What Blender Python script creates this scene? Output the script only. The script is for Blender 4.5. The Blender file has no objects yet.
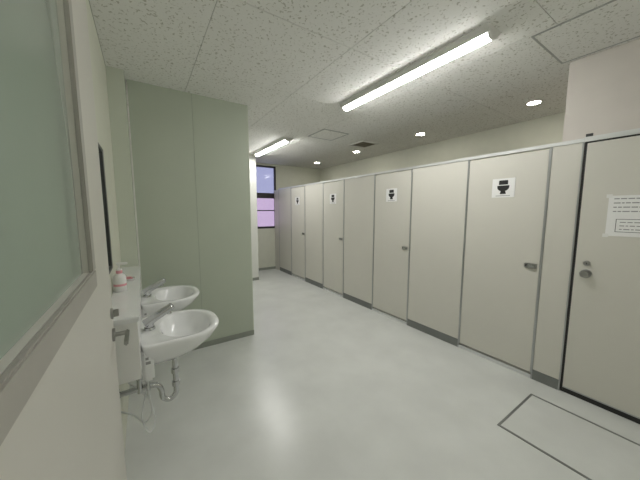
import bpy, bmesh, math, random
from mathutils import Vector, Matrix
random.seed(3)
sc=bpy.context.scene
try:
    sc.view_settings.view_transform='Standard'
    sc.view_settings.exposure=.36
except Exception: pass

# ---------------------------------------------------------------- materials
def mat(name,col,rough=.5,metal=0,var=0,vscale=8,bump=0,bscale=200,emis=None,estr=0,coat=0,trans=0,spec=None):
    m=bpy.data.materials.new(name); m.use_nodes=True
    nt=m.node_tree; b=nt.nodes['Principled BSDF']
    b.inputs['Base Color'].default_value=(*col,1)
    b.inputs['Roughness'].default_value=rough
    b.inputs['Metallic'].default_value=metal
    if coat: b.inputs['Coat Weight'].default_value=coat
    if trans: b.inputs['Transmission Weight'].default_value=trans
    if spec is not None: b.inputs['Specular IOR Level'].default_value=spec
    tc=nt.nodes.new('ShaderNodeTexCoord')
    if var:
        n=nt.nodes.new('ShaderNodeTexNoise'); n.inputs['Scale'].default_value=vscale; n.inputs['Detail'].default_value=5
        nt.links.new(tc.outputs['Object'],n.inputs['Vector'])
        r=nt.nodes.new('ShaderNodeValToRGB')
        r.color_ramp.elements[0].position=.3; r.color_ramp.elements[1].position=.7
        r.color_ramp.elements[0].color=(*[c*(1-var) for c in col],1)
        r.color_ramp.elements[1].color=(*[min(1,c*(1+var)) for c in col],1)
        nt.links.new(n.outputs['Fac'],r.inputs['Fac']); nt.links.new(r.outputs['Color'],b.inputs['Base Color'])
    if bump:
        n2=nt.nodes.new('ShaderNodeTexNoise'); n2.inputs['Scale'].default_value=bscale
        nt.links.new(tc.outputs['Object'],n2.inputs['Vector'])
        bp=nt.nodes.new('ShaderNodeBump'); bp.inputs['Strength'].default_value=bump; bp.inputs['Distance'].default_value=.002
        nt.links.new(n2.outputs['Fac'],bp.inputs['Height']); nt.links.new(bp.outputs['Normal'],b.inputs['Normal'])
    if emis:
        b.inputs['Emission Color'].default_value=(*emis,1); b.inputs['Emission Strength'].default_value=estr
    return m

M_floor=mat('vinyl_floor_grey',(.65,.665,.64),.27,var=.05,vscale=3,bump=.10,bscale=25,spec=.55)
M_wall=mat('wall_pale_green',(.64,.65,.55),.55,var=.02,bump=.05)
M_green=mat('panel_green',(.445,.49,.40),.4,var=.02,vscale=2,bump=.03)
M_green2=mat('panel_green_light',(.58,.62,.52),.45,var=.02,vscale=2)
M_pink=mat('wall_upper_beige',(.62,.58,.535),.6,var=.02,bump=.05)
M_white=mat('wall_white',(.74,.75,.70),.55,var=.02)
M_stall=mat('stall_laminate_cream',(.65,.635,.575),.38,var=.015,vscale=2,bump=.02,bscale=400)
M_alu=mat('aluminium',(.45,.46,.46),.35,metal=.8,var=.05)
M_rail=mat('aluminium_rail_light',(.7,.71,.70),.35,metal=.5,var=.03)
M_dark=mat('dark_rubber',(.03,.03,.03),.6,var=.1)
M_kick=mat('kick_plate_grey',(.22,.23,.22),.4,metal=.5,var=.05)
M_base=mat('baseboard_grey_green',(.27,.29,.25),.5,var=.04)
M_door=mat('entry_door_cream',(.60,.585,.53),.4,var=.015,vscale=2)
M_bead=mat('glazing_bead_shaded',(.38,.365,.325),.45,var=.04)  # bead darkened: its shade is put into the base colour
M_glass=mat('frosted_glass_green',(.31,.375,.32),.12,var=.02,vscale=1.5,coat=.3)
M_cer=mat('ceramic_white',(.84,.85,.85),.12,coat=.6,var=.005)
M_chrome=mat('chrome',(.62,.63,.64),.16,metal=1,var=.02)
M_steel=mat('brushed_steel',(.42,.42,.41),.32,metal=1,var=.05,vscale=60)
M_faucet=mat('satin_chrome',(.55,.56,.57),.22,metal=.95,var=.02)
M_plastic=mat('white_plastic',(.78,.78,.76),.35,var=.01)
M_paper=mat('paper_white',(.84,.84,.83),.8,var=.01)
M_black=mat('print_black',(.015,.015,.015),.6,var=.1)
M_grey=mat('print_grey',(.3,.3,.3),.7,var=.1)
M_pinkp=mat('soap_pink',(.75,.35,.38),.4,var=.02)
M_mirror=mat('mirror_silver',(.85,.87,.86),.02,metal=1,var=.002)
M_mirframe=mat('mirror_edge_dark',(.03,.035,.035),.4,var=.1)
M_tube=mat('led_diffuser',(.9,.9,.9),.5,emis=(1,.99,.96),estr=40,var=.001)
M_fill=mat('added_fill_emitter',(.9,.9,.9),.5,emis=(1,.99,.96),estr=12,var=.001)  # emitter of the added fill light behind the camera
M_down=mat('downlight_lens',(.9,.9,.9),.5,emis=(1,.95,.85),estr=55,var=.001)
M_vent=mat('vent_brown_grey',(.25,.23,.18),.5,var=.05)
M_fix=mat('fixture_white',(.75,.75,.72),.4,var=.01)
M_seam=mat('ceiling_seam',(.22,.22,.20),.8,var=.05)
M_wframe=mat('window_frame_bronze',(.045,.042,.045),.4,metal=.4,var=.05)
M_hose=mat('hose_white',(.7,.72,.72),.4,var=.02)

# ceiling tile (fissured board)
def ceil_mat():
    m=bpy.data.materials.new('ceiling_fissured_board'); m.use_nodes=True
    nt=m.node_tree; b=nt.nodes['Principled BSDF']; b.inputs['Roughness'].default_value=.9
    tc=nt.nodes.new('ShaderNodeTexCoord')
    n=nt.nodes.new('ShaderNodeTexNoise'); n.inputs['Scale'].default_value=54; n.inputs['Detail'].default_value=1.5; n.inputs['Distortion'].default_value=.6
    nt.links.new(tc.outputs['Object'],n.inputs['Vector'])
    r=nt.nodes.new('ShaderNodeValToRGB'); r.color_ramp.elements[0].position=.60; r.color_ramp.elements[1].position=.67
    r.color_ramp.elements[0].color=(.86,.86,.83,1); r.color_ramp.elements[1].color=(.54,.53,.48,1)
    nt.links.new(n.outputs['Fac'],r.inputs['Fac']); nt.links.new(r.outputs['Color'],b.inputs['Base Color'])
    iv=nt.nodes.new('ShaderNodeMath'); iv.operation='SUBTRACT'; iv.inputs[0].default_value=1
    ramp2=nt.nodes.new('ShaderNodeMapRange'); ramp2.inputs['From Min'].default_value=.6; ramp2.inputs['From Max'].default_value=.7
    nt.links.new(n.outputs['Fac'],ramp2.inputs['Value']); nt.links.new(ramp2.outputs['Result'],iv.inputs[1])
    bp=nt.nodes.new('ShaderNodeBump'); bp.inputs['Strength'].default_value=.3; bp.inputs['Distance'].default_value=.003
    nt.links.new(iv.outputs[0],bp.inputs['Height']); nt.links.new(bp.outputs['Normal'],b.inputs['Normal'])
    return m
M_ceil=ceil_mat()

# ---------------------------------------------------------------- helpers
def link(o,parent=None):
    sc.collection.objects.link(o)
    if parent: o.parent=parent
    return o
def empty(name,loc=(0,0,0)):
    e=bpy.data.objects.new(name,None); e.empty_display_size=.05; e.location=loc
    sc.collection.objects.link(e); bpy.context.view_layer.update(); return e
def setmat(o,m):
    o.data.materials.append(m)
def mesh_obj(name,bm,m,parent=None,smooth=False):
    me=bpy.data.meshes.new(name); bmesh.ops.recalc_face_normals(bm,faces=bm.faces); bm.to_mesh(me); bm.free()
    o=bpy.data.objects.new(name,me); setmat(o,m)
    if smooth:
        for p in me.polygons: p.use_smooth=True
    link(o,parent)
    if parent: o.matrix_parent_inverse=Matrix.Translation(-Vector(parent.location))
    return o
def add_box(bm,a,b,bev=0):
    c=[(a[i]+b[i])/2 for i in range(3)]; s=[abs(b[i]-a[i]) for i in range(3)]
    r=bmesh.ops.create_cube(bm,size=1,matrix=Matrix.Translation(c)@Matrix.Diagonal((*s,1)))
    if bev:
        es=list({e for v in r['verts'] for e in v.link_edges})
        bmesh.ops.bevel(bm,geom=es,offset=bev,segments=2,affect='EDGES')
def box(name,a,b,m,parent=None,bev=0):
    bm=bmesh.new(); add_box(bm,a,b,bev); return mesh_obj(name,bm,m,parent)
def boxes(name,lst,m,parent=None,bev=0):
    bm=bmesh.new()
    for a,b in lst: add_box(bm,a,b,bev)
    return mesh_obj(name,bm,m,parent)
def add_cyl(bm,p0,p1,r0,r1=None,seg=24):
    p0=Vector(p0);p1=Vector(p1); d=p1-p0
    q=d.to_track_quat('Z','Y').to_matrix().to_4x4()
    bmesh.ops.create_cone(bm,cap_ends=True,segments=seg,radius1=r0,radius2=r0 if r1 is None else r1,depth=d.length,matrix=Matrix.Translation((p0+p1)/2)@q)
def autosmooth(o,ang=40):
    me=o.data
    for p in me.polygons: p.use_smooth=True
    bm=bmesh.new(); bm.from_mesh(me)
    for e in bm.edges:
        if len(e.link_faces)==2 and e.calc_face_angle(0)>math.radians(ang): e.smooth=False
    bm.to_mesh(me); bm.free()
def cyl(name,p0,p1,r0,m,parent=None,r1=None,seg=24):
    bm=bmesh.new(); add_cyl(bm,p0,p1,r0,r1,seg); o=mesh_obj(name,bm,m,parent); autosmooth(o); return o
def prism(name,pts2,z0,z1,mapf,m,parent=None):
    bm=bmesh.new()
    A=[bm.verts.new(mapf(u,v,z0)) for u,v in pts2]; B=[bm.verts.new(mapf(u,v,z1)) for u,v in pts2]
    bm.faces.new(A); bm.faces.new(B[::-1]); n=len(A)
    for i in range(n): bm.faces.new((A[i],A[(i+1)%n],B[(i+1)%n],B[i]))
    return mesh_obj(name,bm,m,parent)
def tube(name,pts,r,m,parent=None,res=10,smooth=6):
    P=[Vector(p) for p in pts]; Q=[]
    for i in range(len(P)-1):
        p0=P[max(i-1,0)];p1=P[i];p2=P[i+1];p3=P[min(i+2,len(P)-1)]
        for k in range(smooth):
            t=k/smooth
            Q.append(.5*((2*p1)+(-p0+p2)*t+(2*p0-5*p1+4*p2-p3)*t*t+(-p0+3*p1-3*p2+p3)*t**3))
    Q.append(P[-1])
    bm=bmesh.new(); rings=[]; up=Vector((.13,.97,.2)).normalized()
    for i,q in enumerate(Q):
        d=(Q[min(i+1,len(Q)-1)]-Q[max(i-1,0)]).normalized()
        x=d.cross(up).normalized(); y=d.cross(x).normalized()
        rings.append([bm.verts.new(q+r*(math.cos(a)*x+math.sin(a)*y)) for a in [2*math.pi*j/res for j in range(res)]])
    for i in range(len(rings)-1):
        for j in range(res):
            bm.faces.new((rings[i][j],rings[i][(j+1)%res],rings[i+1][(j+1)%res],rings[i+1][j]))
    bm.faces.new(rings[0]); bm.faces.new(rings[-1][::-1])
    return mesh_obj(name,bm,m,parent,smooth=True)

# ---------------------------------------------------------------- room shell
H=2.67; XL=-.18; XR=4.25; Y0=-.7; Y1=6.42; SX=2.835; ST=2.02
box('floor',(XL-.1,Y0-.1,-.1),(XR+.1,Y1+.1,0),M_floor)
box('wall_left',(XL-.1,Y0,0),(XL,Y1,H),M_wall)
box('wall_right',(XR,Y0,0),(XR+.1,Y1,H),M_wall)
box('wall_near',(XL-.1,Y0-.1,0),(XR+.1,Y0,H),M_wall)
WX0,WX1,WZ0,WZ1=2.20,2.89,1.06,2.62
boxes('wall_far',[((XL-.1,Y1,0),(WX0,Y1+.12,H)),((WX1,Y1,0),(XR+.1,Y1+.12,H)),((WX0,Y1,0),(WX1,Y1+.12,WZ0)),((WX0,Y1,WZ1),(WX1,Y1+.12,H))],M_wall)
bm=bmesh.new(); g=.002
xs=[XL]+[.42+.91*k for k in range(0,5)]+[XR]; xs=[x for x in xs if x<=XR]
ys=[Y0]+[1.61+.91*k for k in range(-2,6)]+[Y1]; ys=sorted(y for y in ys if y<=Y1)
for i in range(len(xs)-1):
    for j in range(len(ys)-1):
        if ys[j+1]-ys[j]<.02: continue
        add_box(bm,(xs[i]+g,ys[j]+g,H),(xs[i+1]-g,ys[j+1]-g,H+.012))
ceil=mesh_obj('ceiling',bm,M_ceil)
box('ceiling_backing',(XL-.1,Y0-.1,H+.008),(XR+.1,Y1+.12,H+.06),M_seam,ceil)
ceil.children[0].matrix_parent_inverse=Matrix.Identity(4)

# green partition beside the sinks
part=empty('partition_wall',(.5,3.12,0))
PY=3.065
box('panel_left',(-.045,PY,.0),(.478,PY+.1,H),M_green,part)
box('panel_right',(.481,PY,.0),(1.045,PY+.1,H),M_green,part)
box('joint',(.478,PY+.003,0),(.481,PY+.09,H),M_base,part)
box('edge_trim',(1.045,PY-.002,0),(1.053,PY+.102,H),M_green2,part)
box('corner_pillar',(XL,2.88,0),(-.06,PY+.1,H),M_green2)
box('baseboard_partition',(-.045,PY-.008,0),(1.053,PY,.06),M_base)
box('wall_far_return',(XL,5.55,0),(2.05,5.67,H),M_white)
box('baseboard_far',(2.05,Y1-.01,0),(SX,Y1,.06),M_base)
box('baseboard_return',(1.0,5.54,0),(2.05,5.55,.06),M_base)
box('wall_closet_upper',(2.90,Y0,ST+.035),(2.98,.80,H),M_pink)
box('wall_closet_side',(2.98,.72,0),(XR,.80,H),M_pink)
box('trim_1',(2.895,.62,ST+.035),(2.90,.66,ST+.07),M_dark)

# window
w=empty('window_1',(2.53,Y1,1.8))
f=.035
def wf(a,b,n): return box(n,a,b,M_wframe,w)
yb,ye=Y1+.01,Y1+.07
wf((WX0,yb,WZ0),(WX0+f,ye,WZ1),'frame_left'); wf((WX1-f,yb,WZ0),(WX1,ye,WZ1),'frame_right')
wf((WX0+f,yb,WZ0),(WX1-f,ye,WZ0+.05),'frame_sill'); wf((WX0+f,yb,WZ1-.04),(WX1-f,ye,WZ1),'frame_head')
wf((WX0+f,yb,1.82),(WX1-f,ye,1.95),'transom'); wf((WX0+f,yb,1.50),(WX1-f,ye-.02,1.525),'lower_rail')
def panemat(n,c):
    m=bpy.data.materials.new(n); m.use_nodes=True; nt=m.node_tree; nt.nodes.clear()
    o=nt.nodes.new('ShaderNodeOutputMaterial'); mx=nt.nodes.new('ShaderNodeMixShader'); t=nt.nodes.new('ShaderNodeBsdfTransparent'); gl=nt.nodes.new('ShaderNodeBsdfGlossy')
    t.inputs['Color'].default_value=(*c,1); gl.inputs['Roughness'].default_value=.1; mx.inputs['Fac'].default_value=.06
    nt.links.new(t.outputs[0],mx.inputs[1]); nt.links.new(gl.outputs[0],mx.inputs[2]); nt.links.new(mx.outputs[0],o.inputs[0]); return m
box('pane_upper',(WX0+f,Y1+.035,1.95),(WX1-f,Y1+.041,WZ1-.04),panemat('pane_blue',(.70,.74,.86)),w)
box('pane_lower',(WX0+f,Y1+.035,WZ0+.05),(WX1-f,Y1+.041,1.82),panemat('pane_violet',(.86,.78,.88)),w)

# ---------------------------------------------------------------- stalls
T=.035
def latch(parent,y,z=1.02):
    boxes('latch_plate',[((SX-.008,y-.045,z-.022),(SX,y+.045,z+.022))],M_steel,parent,bev=.003)
    box('latch_slide',(SX-.024,y-.035,z-.010),(SX-.008,y+.02,z+.012),M_chrome,parent,bev=.003)
    box('latch_indicator',(SX-.010,y+.024,z-.008),(SX-.0075,y+.038,z+.008),M_dark,parent)
def sign(y,z=1.715,s=.19):
    e=empty('toilet_sign',(SX,y,z))
    box('plate',(SX-.003,y-s/2,z-s/2*.92),(SX-.0002,y+s/2,z+s/2*.92),M_paper,e)
    mp=lambda u,v,d:(SX-d,y-u,z+v)
    P=lambda L:[(a,b+.004) for a,b in L]
    prism('lid',P([(-.034,.066),(.034,.066),(.038,.058),(.038,.026),(-.038,.026),(-.038,.058)]),.0032,.0045,mp,M_black,e)
    bowl=[(-.050,.018),(.050,.018)]+[(.050*math.cos(t),.004-.040*math.sin(t)) for t in [i*math.pi/12 for i in range(13)]]
    prism('bowl',P(bowl),.0032,.0045,mp,M_black,e)
    prism('foot',P([(-.018,-.030),(.018,-.030),(.026,-.060),(-.026,-.060)]),.0032,.0045,mp,M_black,e)
    prism('caption',P([(-.06,-.074),(.06,-.074),(.06,-.079),(-.06,-.079)]),.0032,.0045,mp,M_grey,e)
doors=[(0.846,1.517),(2.21,2.86),(3.566,4.195),(4.87,5.50)]
for i,(a,b) in enumerate(doors):
    e=empty('toilet_stall_door',(SX,(a+b)/2,0))
    box('leaf',(SX,a+.012,.055),(SX+T,b-.012,ST-.012),M_stall,e,bev=.002)
    boxes('edge_trim',[((SX-.003,a+.004,.05),(SX+T,a+.012,ST-.01)),((SX-.003,b-.012,.05),(SX+T,b-.004,ST-.01))],M_alu,e)
    latch(e,a+.075)
    box('strike_gap',(SX+.02,a-.002,.05),(SX+T-.002,a+.004,ST-.01),M_dark,e)
    sign((a+b)/2)
    box('door_sill',(SX+.0,a,.0),(SX+T,b,.035),M_rail,e)
panels=[(.652,.846),(1.517,2.21),(2.86,3.566),(4.195,4.87),(5.50,6.15)]
for a,b in panels:
    e=empty('stall_front_panel',(SX,(a+b)/2,0))
    box('panel',(SX,a+.006,.09),(SX+T,b-.006,ST),M_stall,e,bev=.002)
    box('kick_plate',(SX-.002,a+.003,0),(SX+T,b-.003,.09),M_kick,e)
    boxes('edge_trim',[((SX-.004,a-.004,.0),(SX+T,a+.006,ST)),((SX-.004,b-.006,.0),(SX+T,b+.004,ST))],M_alu,e)
box('stall_head_rail',(SX-.008,.652,ST),(SX+T+.004,6.15,ST+.028),M_rail)
box('stall_end_panel',(SX+T,6.15,.0),(XR-.004,6.18,ST),M_stall)
box('stall_end_post',(SX,6.156,.0),(SX+T,Y1,ST),M_stall)
for y in (1.86,3.21,4.53,5.82):
    box('stall_divider',(SX+T,y-.015,.0),(XR-.004,y+.015,ST),M_stall)

# closet door (right)
e=empty('door_1',(SX,.3,0))
box('leaf',(SX,-.08,.045),(SX+T,.632,ST-.012),M_stall,e,bev=.002)
boxes('edge_trim',[((SX+.002,.632,.02),(SX+T,.646,ST))],M_dark,e)
box('threshold_gap',(SX+.012,-.08,0),(SX+T,.646,.04),M_dark,e)
box('head_gap',(SX+.004,-.08,ST-.012),(SX+T,.646,ST+.0),M_dark,e)
box('bottom_trim',(SX-.002,-.08,.045),(SX,.632,.055),M_alu,e)
bm=bmesh.new(); ky=.565
add_cyl(bm,(SX,ky,1.02),(SX-.008,ky,1.02),.033); add_cyl(bm,(SX-.008,ky,1.02),(SX-.03,ky,1.02),.013)
add_cyl(bm,(SX-.03,ky,1.02),(SX-.045,ky,1.02),.021,.029); add_cyl(bm,(SX-.045,ky,1.02),(SX-.062,ky,1.02),.029,.023)
o=mesh_obj('knob',bm,M_steel,e); autosmooth(o)
bm=bmesh.new(); add_cyl(bm,(SX,ky,1.10),(SX-.01,ky,1.10),.02); add_cyl(bm,(SX-.01,ky,1.10),(SX-.016,ky,1.10),.011)
o=mesh_obj('key_cylinder',bm,M_steel,e); autosmooth(o)
box('keyway',(SX-.018,ky-.0015,1.093),(SX-.016,ky+.0015,1.107),M_dark,e)
box('head_rail',(SX-.008,-.7,ST),(SX+T+.03,.651,ST+.035),M_rail,e)
box('stall_side_panel',(SX,Y0,.0),(SX+T,-.085,ST),M_stall)
# notice paper
n=empty('paper_notice',(SX,.28,1.46))
box('sheet',(SX-.0015,.07,1.32),(SX-.0003,.487,1.61),M_paper,n)
L=[]
random.seed(5)
for i,ye_ in enumerate((.30,.12,.16,.20)):
    z=1.587-i*.030; y=.46
    while y>ye_:
        wd_=random.uniform(.012,.035); L.append(((SX-.0020,y-wd_,z-.0035),(SX-.0016,y,z+.0035))); y-=wd_+.006
boxes('text_lines',L,M_grey,n)
boxes('text_box',[((SX-.0020,.10,1.44),(SX-.0016,.44,1.443)),((SX-.0020,.10,1.35),(SX-.0016,.44,1.353)),((SX-.0020,.437,1.353),(SX-.0016,.44,1.44)),((SX-.0020,.10,1.353),(SX-.0016,.103,1.44))],M_black,n)
L=[]
for z in (1.42,1.395,1.37):
    y=.42
    while y>.16:
        wd_=random.uniform(.012,.03); L.append(((SX-.0020,y-wd_,z-.003),(SX-.0016,y,z+.003))); y-=wd_+.007
boxes('box_text',L,M_grey,n)
boxes('adhesive_tape',[((SX-.0022,.47,1.595),(SX-.0002,.50,1.62)),((SX-.0022,.47,1.31),(SX-.0002,.50,1.335))],M_plastic,n)

# floor hatch
h=empty('floor_hatch',(2.3,.4,0))
hx0,hx1,hy0,hy1=2.0,2.59,.10,.765; t=.016
boxes('frame',[((hx0,hy0,0),(hx1,hy0+t,.003)),((hx0,hy1-t,0),(hx1,hy1,.003)),((hx0,hy0+t,0),(hx0+t,hy1-t,.003)),((hx1-t,hy0+t,0),(hx1,hy1-t,.003))],M_kick,h)
box('lid',(hx0+t,hy0+t,0),(hx1-t,hy1-t,.002),M_floor,h)

# ---------------------------------------------------------------- ceiling fittings
def fixture(x,y0,y1):
    e=empty('added_fill_light',(x,(y0+y1)/2,H))
    mp=lambda u,v,d:(x+u,d,H+v)
    prism('housing',[(-.085,0),(.085,0),(.082,-.012),(.055,-.04),(-.055,-.04),(-.082,-.012)],y0,y1,mp,M_fix,e)
    pts=[(.042*math.cos(a),-.040-.026*math.sin(a)) for a in [i*math.pi/10 for i in range(11)]]
    o=prism('diffuser',pts,y0+.02,y1-.02,mp,M_tube,e)
    for a,b,nn in ((y0,y0+.02,'end_cap_near'),(y1-.02,y1,'end_cap_far')):
        prism(nn,[(1.08*u,-.040+1.08*(v+.040)) for u,v in pts],a,b,mp,M_fix,e)
fixture(1.95,.93,2.45)
fixture(2.02,3.98,5.40)
e_fill=empty('added_fill_light',(.9,-.3,H))  # added fill light, unseen behind the camera, brightens the near area
box('housing',(.3,-.385,H-.035),(1.5,-.215,H),M_fix,e_fill,bev=.01)
box('diffuser',(.32,-.345,H-.065),(1.48,-.255,H-.035),M_fill,e_fill,bev=.01)
def downlight(x,y,r=.062):
    e=empty('recessed_downlight',(x,y,H))
    bm=bmesh.new(); seg=32
    prof=[(r+.018,H),(r+.016,H-.006),(r,H-.006),(r-.004,H-.001)]
    rings=[[bm.verts.new((x+a*math.cos(2*math.pi*j/seg),y+a*math.sin(2*math.pi*j/seg),z)) for j in range(seg)] for a,z in prof]
    for i in range(3):
        for j in range(seg): bm.faces.new((rings[i][j],rings[i][(j+1)%seg],rings[i+1][(j+1)%seg],rings[i+1][j]))
    mesh_obj('trim_ring',bm,M_fix,e,True)
    cyl('lens',(x,y,H-.001),(x,y,H-.004),r-.003,M_down,e,seg=32)
for y in (1.27,2.70,4.17,5.62): downlight(3.62,y)
def ring4(name,x0,x1,y0,y1,t,z0,z1,m,p):
    boxes(name,[((x0,y0,z0),(x1,y0+t,z1)),((x0,y1-t,z0),(x1,y1,z1)),((x0,y0+t,z0),(x0+t,y1-t,z1)),((x1-t,y0+t,z0),(x1,y1-t,z1))],m,p)
c=empty('ceiling_access_hatch',(2.47,3.52,H))
ring4('frame',2.24,2.70,3.29,3.75,.015,H-.006,H,M_alu,c); box('lid',(2.255,3.305,H-.003),(2.685,3.735,H),M_ceil,c)
c=empty('ceiling_access_hatch',(2.55,.5,H))
ring4('frame',2.26,2.86,.22,.84,.012,H-.005,H,M_alu,c); box('lid',(2.272,.232,H-.003),(2.848,.828,H),M_ceil,c)
c=empty('ceiling_vent',(3.3,3.65,H))
ring4('frame',3.14,3.50,3.46,3.82,.03,H-.012,H,M_fix,c)
boxes('slats',[((3.17,3.49+.03*i,H-.010),(3.47,3.50+.03*i,H-.001)) for i in range(10)],M_vent,c)
box('duct',(3.17,3.49,H-.002),(3.47,3.79,H),M_vent,c)

# ---------------------------------------------------------------- sink ledge, mirror, sinks
LX=-.05
l=empty('sink_ledge',(-.11,2.1,1))
box('top_shelf',(XL,1.47,.985),(LX+.008,2.88,1.01),M_cer,l,bev=.004)
box('front_panel',(XL,1.48,.70),(LX,2.88,.985),M_plastic,l)
mir=empty('wall_mirror',(XL,1.7,1.5))
ma,mb,mz0,mz1=1.42,1.90,1.18,1.83
boxes('frame',[((XL,ma,mz0),(XL+.022,ma+.02,mz1)),((XL,mb-.05,mz0),(XL+.022,mb,mz1)),((XL,ma+.02,mz0),(XL+.022,mb-.05,mz0+.02)),((XL,ma+.02,mz1-.02),(XL+.022,mb-.05,mz1))],M_mirframe,mir)
box('glass',(XL,ma+.02,mz0+.02),(XL+.014,mb-.05,mz1-.02),M_mirror,mir)

def sink(yc,zr=.80):
    e=empty('wall_mounted_sink',(LX,yc,zr))
    N=64
    def outline(dep,hw,cx,back_n=9,front_n=2.5,x_off=0):
        out=[]
        for j in range(N):
            t=2*math.pi*j/N; cs,sn=math.cos(t),math.sin(t)
            n=front_n if cs>0 else back_n
            rad=dep-cx if cs>0 else cx
            x=cx+math.copysign(abs(cs)**(2/n),cs)*rad
            y=math.copysign(abs(sn)**(2/n),sn)*hw
            out.append((x+x_off,y))
        return out
    D=.43
    rings=[]
    def add(o,z,zf=None):
        rings.append([(LX+x,yc+y,(z if zf is None else zf(x,y))) for x,y in o])
    add(outline(.20,.10,.10,6,2.4),zr-.17)
    add(outline(.26,.15,.12,8,2.4),zr-.155)
    add(outline(.33,.205,.13),zr-.11)
    add(outline(.390,.237,.14),zr-.065)
    add(outline(.415,.247,.14),zr-.035)
    add(outline(D,.25,.14),zr-.018)
    add(outline(D,.25,.14),zr-.006)
    add(outline(D-.006,.246,.14),zr)
    add(outline(D-.028,.226,.14,7),zr-.001)
    def ell(a,b,cx,n=2.3):
        return [(cx+math.copysign(abs(math.cos(t))**(2/n),math.cos(t))*a, math.copysign(abs(math.sin(t))**(2/n),math.sin(t))*b) for t in [2*math.pi*j/N for j in range(N)]]
    add(ell(.146,.205,.238),zr-.004)
    add(ell(.139,.197,.238),zr-.016)
    add(ell(.127,.180,.235),zr-.05)
    add(ell(.107,.150,.225),zr-.09)
    add(ell(.075,.10,.21),zr-.115)
    add(ell(.035,.045,.20),zr-.125)
    add(ell(.018,.018,.20,2),zr-.128)
    bm=bmesh.new(); V=[[bm.verts.new(p) for p in r] for r in rings]
    for i in range(len(V)-1):
        for j in range(N): bm.faces.new((V[i][j],V[i][(j+1)%N],V[i+1][(j+1)%N],V[i+1][j]))
    bm.faces.new(V[0]); bm.faces.new(V[-1][::-1])
    mesh_obj('basin',bm,M_cer,e,True)
    cyl('drain',(LX+.20,yc,zr-.1275),(LX+.20,yc,zr-.124),.017,M_chrome,e)
    cyl('overflow_hole',(LX+.098,yc,zr-.045),(LX+.108,yc,zr-.05),.009,M_dark,e)
    box('back_apron',(LX,yc-.235,zr-.20),(LX+.055,yc+.235,zr-.02),M_cer,e,bev=.012)
    b=Vector((LX+.045,yc,zr)); d=Vector((.15,0,.085)).normalized()
    bm=bmesh.new()
    add_cyl(bm,b,b+Vector((0,0,.012)),.030,.028)
    add_cyl(bm,b+Vector((0,0,.012)),b+Vector((.006,0,.05)),.021,.023)
    o=mesh_obj('faucet_base',bm,M_chrome,e); autosmooth(o)
    bm=bmesh.new()
    s=b+Vector((-.022,0,.035))
    add_cyl(bm,s,s+d*.165,.026,.022)
    add_cyl(bm,s+d*.165,s+d*.173,.022,.016)
    o=mesh_obj('faucet_spout',bm,M_faucet,e); autosmooth(o)
    cyl('faucet_nozzle',s+d*.145,s+d*.145+Vector((.004,0,-.034)),.012,M_chrome,e)
    cyl('faucet_sensor',s+d*.173,s+d*.1745,.009,M_dark,e)
    # plumbing
    x=.115
    tube('trap_pipe',[(x,yc,zr-.16),(x,yc,zr-.27),(x,yc,.40),(x-.006,yc,.345),(x-.04,yc,.32),(x-.075,yc,.345),(x-.082,yc,.40),(x-.10,yc,.435),(x-.14,yc,.445),(XL+.0,yc,.445)],.016,M_chrome,e,res=14)
    for z,r in ((zr-.185,.026),(.50,.023),(.415,.023)):
        cyl('coupling_nut',(x,yc,z-.014),(x,yc,z+.014),r,M_chrome,e,seg=16)
    cyl('wall_flange',(XL,yc,.445),(XL+.008,yc,.445),.034,M_chrome,e)
    vy=yc-.10; vx=XL+.11
    bm=bmesh.new()
    add_cyl(bm,(XL,vy,.50),(vx,vy,.50),.011); add_cyl(bm,(vx,vy,.48),(vx,vy,.56),.014); add_cyl(bm,(vx,vy,.56),(vx,vy,.575),.018,seg=6)
    add_cyl(bm,(vx,vy,.50),(vx+.03,vy,.50),.010); add_cyl(bm,(vx+.03,vy,.50),(vx+.05,vy,.50),.020,.022,seg=12)
    add_cyl(bm,(XL,vy,.50),(XL+.006,vy,.50),.028)
    o=mesh_obj('stop_valve',bm,M_chrome,e); autosmooth(o)
    tube('supply_hose',[(vx,vy,.575),(vx+.01,vy-.02,.61),(vx+.05,vy+.0,.63),(vx+.09,vy+.04,.62),(vx+.10,vy+.05,zr-.14)],.008,M_steel,e)
    tube('sensor_cable',[(XL+.14,vy+.02,zr-.15),(XL+.14,vy,.50),(XL+.11,vy-.02,.34),(XL+.14,vy,.22),(XL+.17,vy+.04,.25),(XL+.15,vy+.03,.40),(XL+.09,vy+.03,.50),(XL+.06,vy+.03,.56),(XL+.16,vy+.03,zr-.15)],.0035,M_hose,e)
    tube('drain_hose',[(XL+.16,vy-.02,zr-.15),(XL+.15,vy-.03,.50),(XL+.16,vy-.02,.36),(XL+.12,vy-.01,.30),(XL+.07,vy,.36),(XL,vy+.02,.40)],.005,M_hose,e)
    boxes('rating_label',[((LX+.018,yc-.2365,zr-.075),(LX+.032,yc-.2349,zr-.062)),((LX+.018,yc-.2365,zr-.10),(LX+.04,yc-.2349,zr-.085))],M_grey,e)
sink(1.84,.80); sink(2.54,.81)

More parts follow.
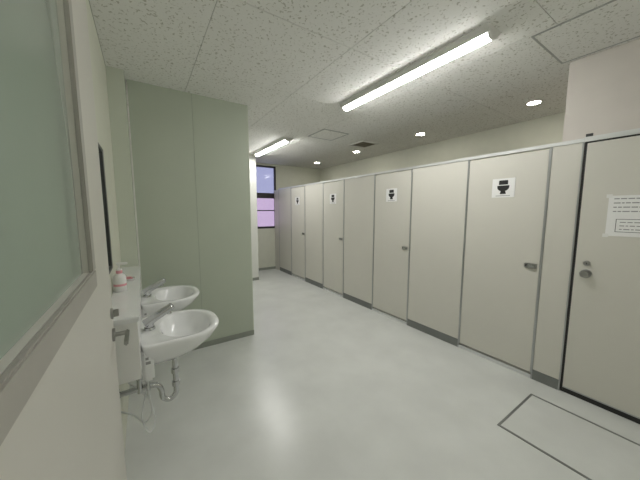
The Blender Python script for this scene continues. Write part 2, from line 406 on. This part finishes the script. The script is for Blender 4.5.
# soap
def lathe(name,prof,x,y,z0,m,p,seg=28):
    bm=bmesh.new()
    rings=[[bm.verts.new((x+a*math.cos(2*math.pi*j/seg),y+a*math.sin(2*math.pi*j/seg),z0+z)) for j in range(seg)] for a,z in prof]
    for i in range(len(rings)-1):
        for j in range(seg): bm.faces.new((rings[i][j],rings[i][(j+1)%seg],rings[i+1][(j+1)%seg],rings[i+1][j]))
    bm.faces.new(rings[-1]); bm.faces.new(rings[0])
    o=mesh_obj(name,bm,m,p); autosmooth(o); return o
s=empty('soap_dispenser_bottle',(-.14,2.02,1.01))
sx,sy,sz=-.14,2.02,1.01
lathe('bottle',[(.02,0),(.03,0),(.033,.006),(.033,.085),(.028,.10),(.014,.112),(.013,.125)],sx,sy,sz,M_plastic,s)
cyl('label_band',(sx,sy,sz+.035),(sx,sy,sz+.048),.0334,M_pinkp,s,seg=28)
cyl('collar',(sx,sy,sz+.112),(sx,sy,sz+.13),.0165,M_pinkp,s)
bm=bmesh.new(); add_cyl(bm,(sx,sy,sz+.13),(sx,sy,sz+.14),.015); add_cyl(bm,(sx,sy,sz+.14),(sx,sy,sz+.165),.005); add_box(bm,(sx-.012,sy-.011,sz+.163),(sx+.045,sy+.011,sz+.176),.003)
o=mesh_obj('pump_head',bm,M_plastic,s)
s=empty('soap_dish',(-.11,2.30,1.01))
lathe('dish',[(.03,0),(.036,.003),(.045,.018),(.042,.018),(.034,.006),(.01,.005)],-.11,2.30,1.01,M_plastic,s)
box('soap_bar',(-.135,2.275,1.0155),(-.085,2.325,1.036),M_pinkp,s,bev=.008)

# ---------------------------------------------------------------- entry door (open, against left wall)
e=empty('door_2',(-.15,.9,0))
dx0,dx1=-.172,-.13; dy0,dy1=.20,1.39; DH=2.45
gy0,gy1,gz0,gz1=.33,.93,1.335,2.36
boxes('leaf',[((dx0,dy0,.012),(dx1,dy1,gz0)),((dx0,gy1,gz0),(dx1,dy1,DH)),((dx0,dy0,gz0),(dx1,gy0,DH)),((dx0,gy0,gz1),(dx1,gy1,DH))],M_door,e)
b=.05
ring_l=[((dx1-.002,gy0-b,gz0-.05),(dx1+.010,gy1+b,gz0)),((dx1-.002,gy0-b,gz1),(dx1+.010,gy1+b,gz1+b)),((dx1-.002,gy0-b,gz0),(dx1+.010,gy0,gz1)),((dx1-.002,gy1,gz0),(dx1+.010,gy1+b,gz1))]
boxes('glazing_bead',ring_l,M_bead,e,bev=.003)
box('glass_pane',(dx0+.012,gy0,gz0),(dx1-.012,gy1,gz1),M_glass,e)
box('edge_strip',(dx0,dy1,.012),(dx1,dy1+.003,DH),M_rail,e)
hy=1.33
bm=bmesh.new(); add_cyl(bm,(dx1,hy,1.0),(dx1+.009,hy,1.0),.026); add_cyl(bm,(dx1+.009,hy,1.0),(dx1+.052,hy,1.0),.009)
o=mesh_obj('lever_rose',bm,M_steel,e); autosmooth(o)
box('lever',(dx1+.042,hy-.115,.990),(dx1+.056,hy+.012,1.010),M_steel,e,bev=.004)
bm=bmesh.new(); add_cyl(bm,(dx1,hy,1.09),(dx1+.008,hy,1.09),.022); add_box(bm,(dx1+.008,hy-.005,1.075),(dx1+.026,hy+.005,1.105),.002)
o=mesh_obj('thumb_turn',bm,M_steel,e)
box('lock_face_plate',(dx0+.008,dy1+.003,.94),(dx1-.008,dy1+.005,1.14),M_steel,e)
box('trim_2',(XL,.13,0),(-.10,.195,H),M_door)

# ---------------------------------------------------------------- world + camera
wd=bpy.data.worlds.new('World'); sc.world=wd; wd.use_nodes=True
wd.node_tree.nodes['Background'].inputs['Color'].default_value=(.68,.64,.76,1)
wd.node_tree.nodes['Background'].inputs['Strength'].default_value=.95

cam=bpy.data.cameras.new('camera'); co=bpy.data.objects.new('camera',cam); sc.collection.objects.link(co)
co.location=(0,0,1.5); co.rotation_euler=(math.radians(90-6.17),0,math.radians(-33.4))
cam.sensor_width=36; cam.lens=36*268/640; cam.clip_start=.01
sc.camera=co
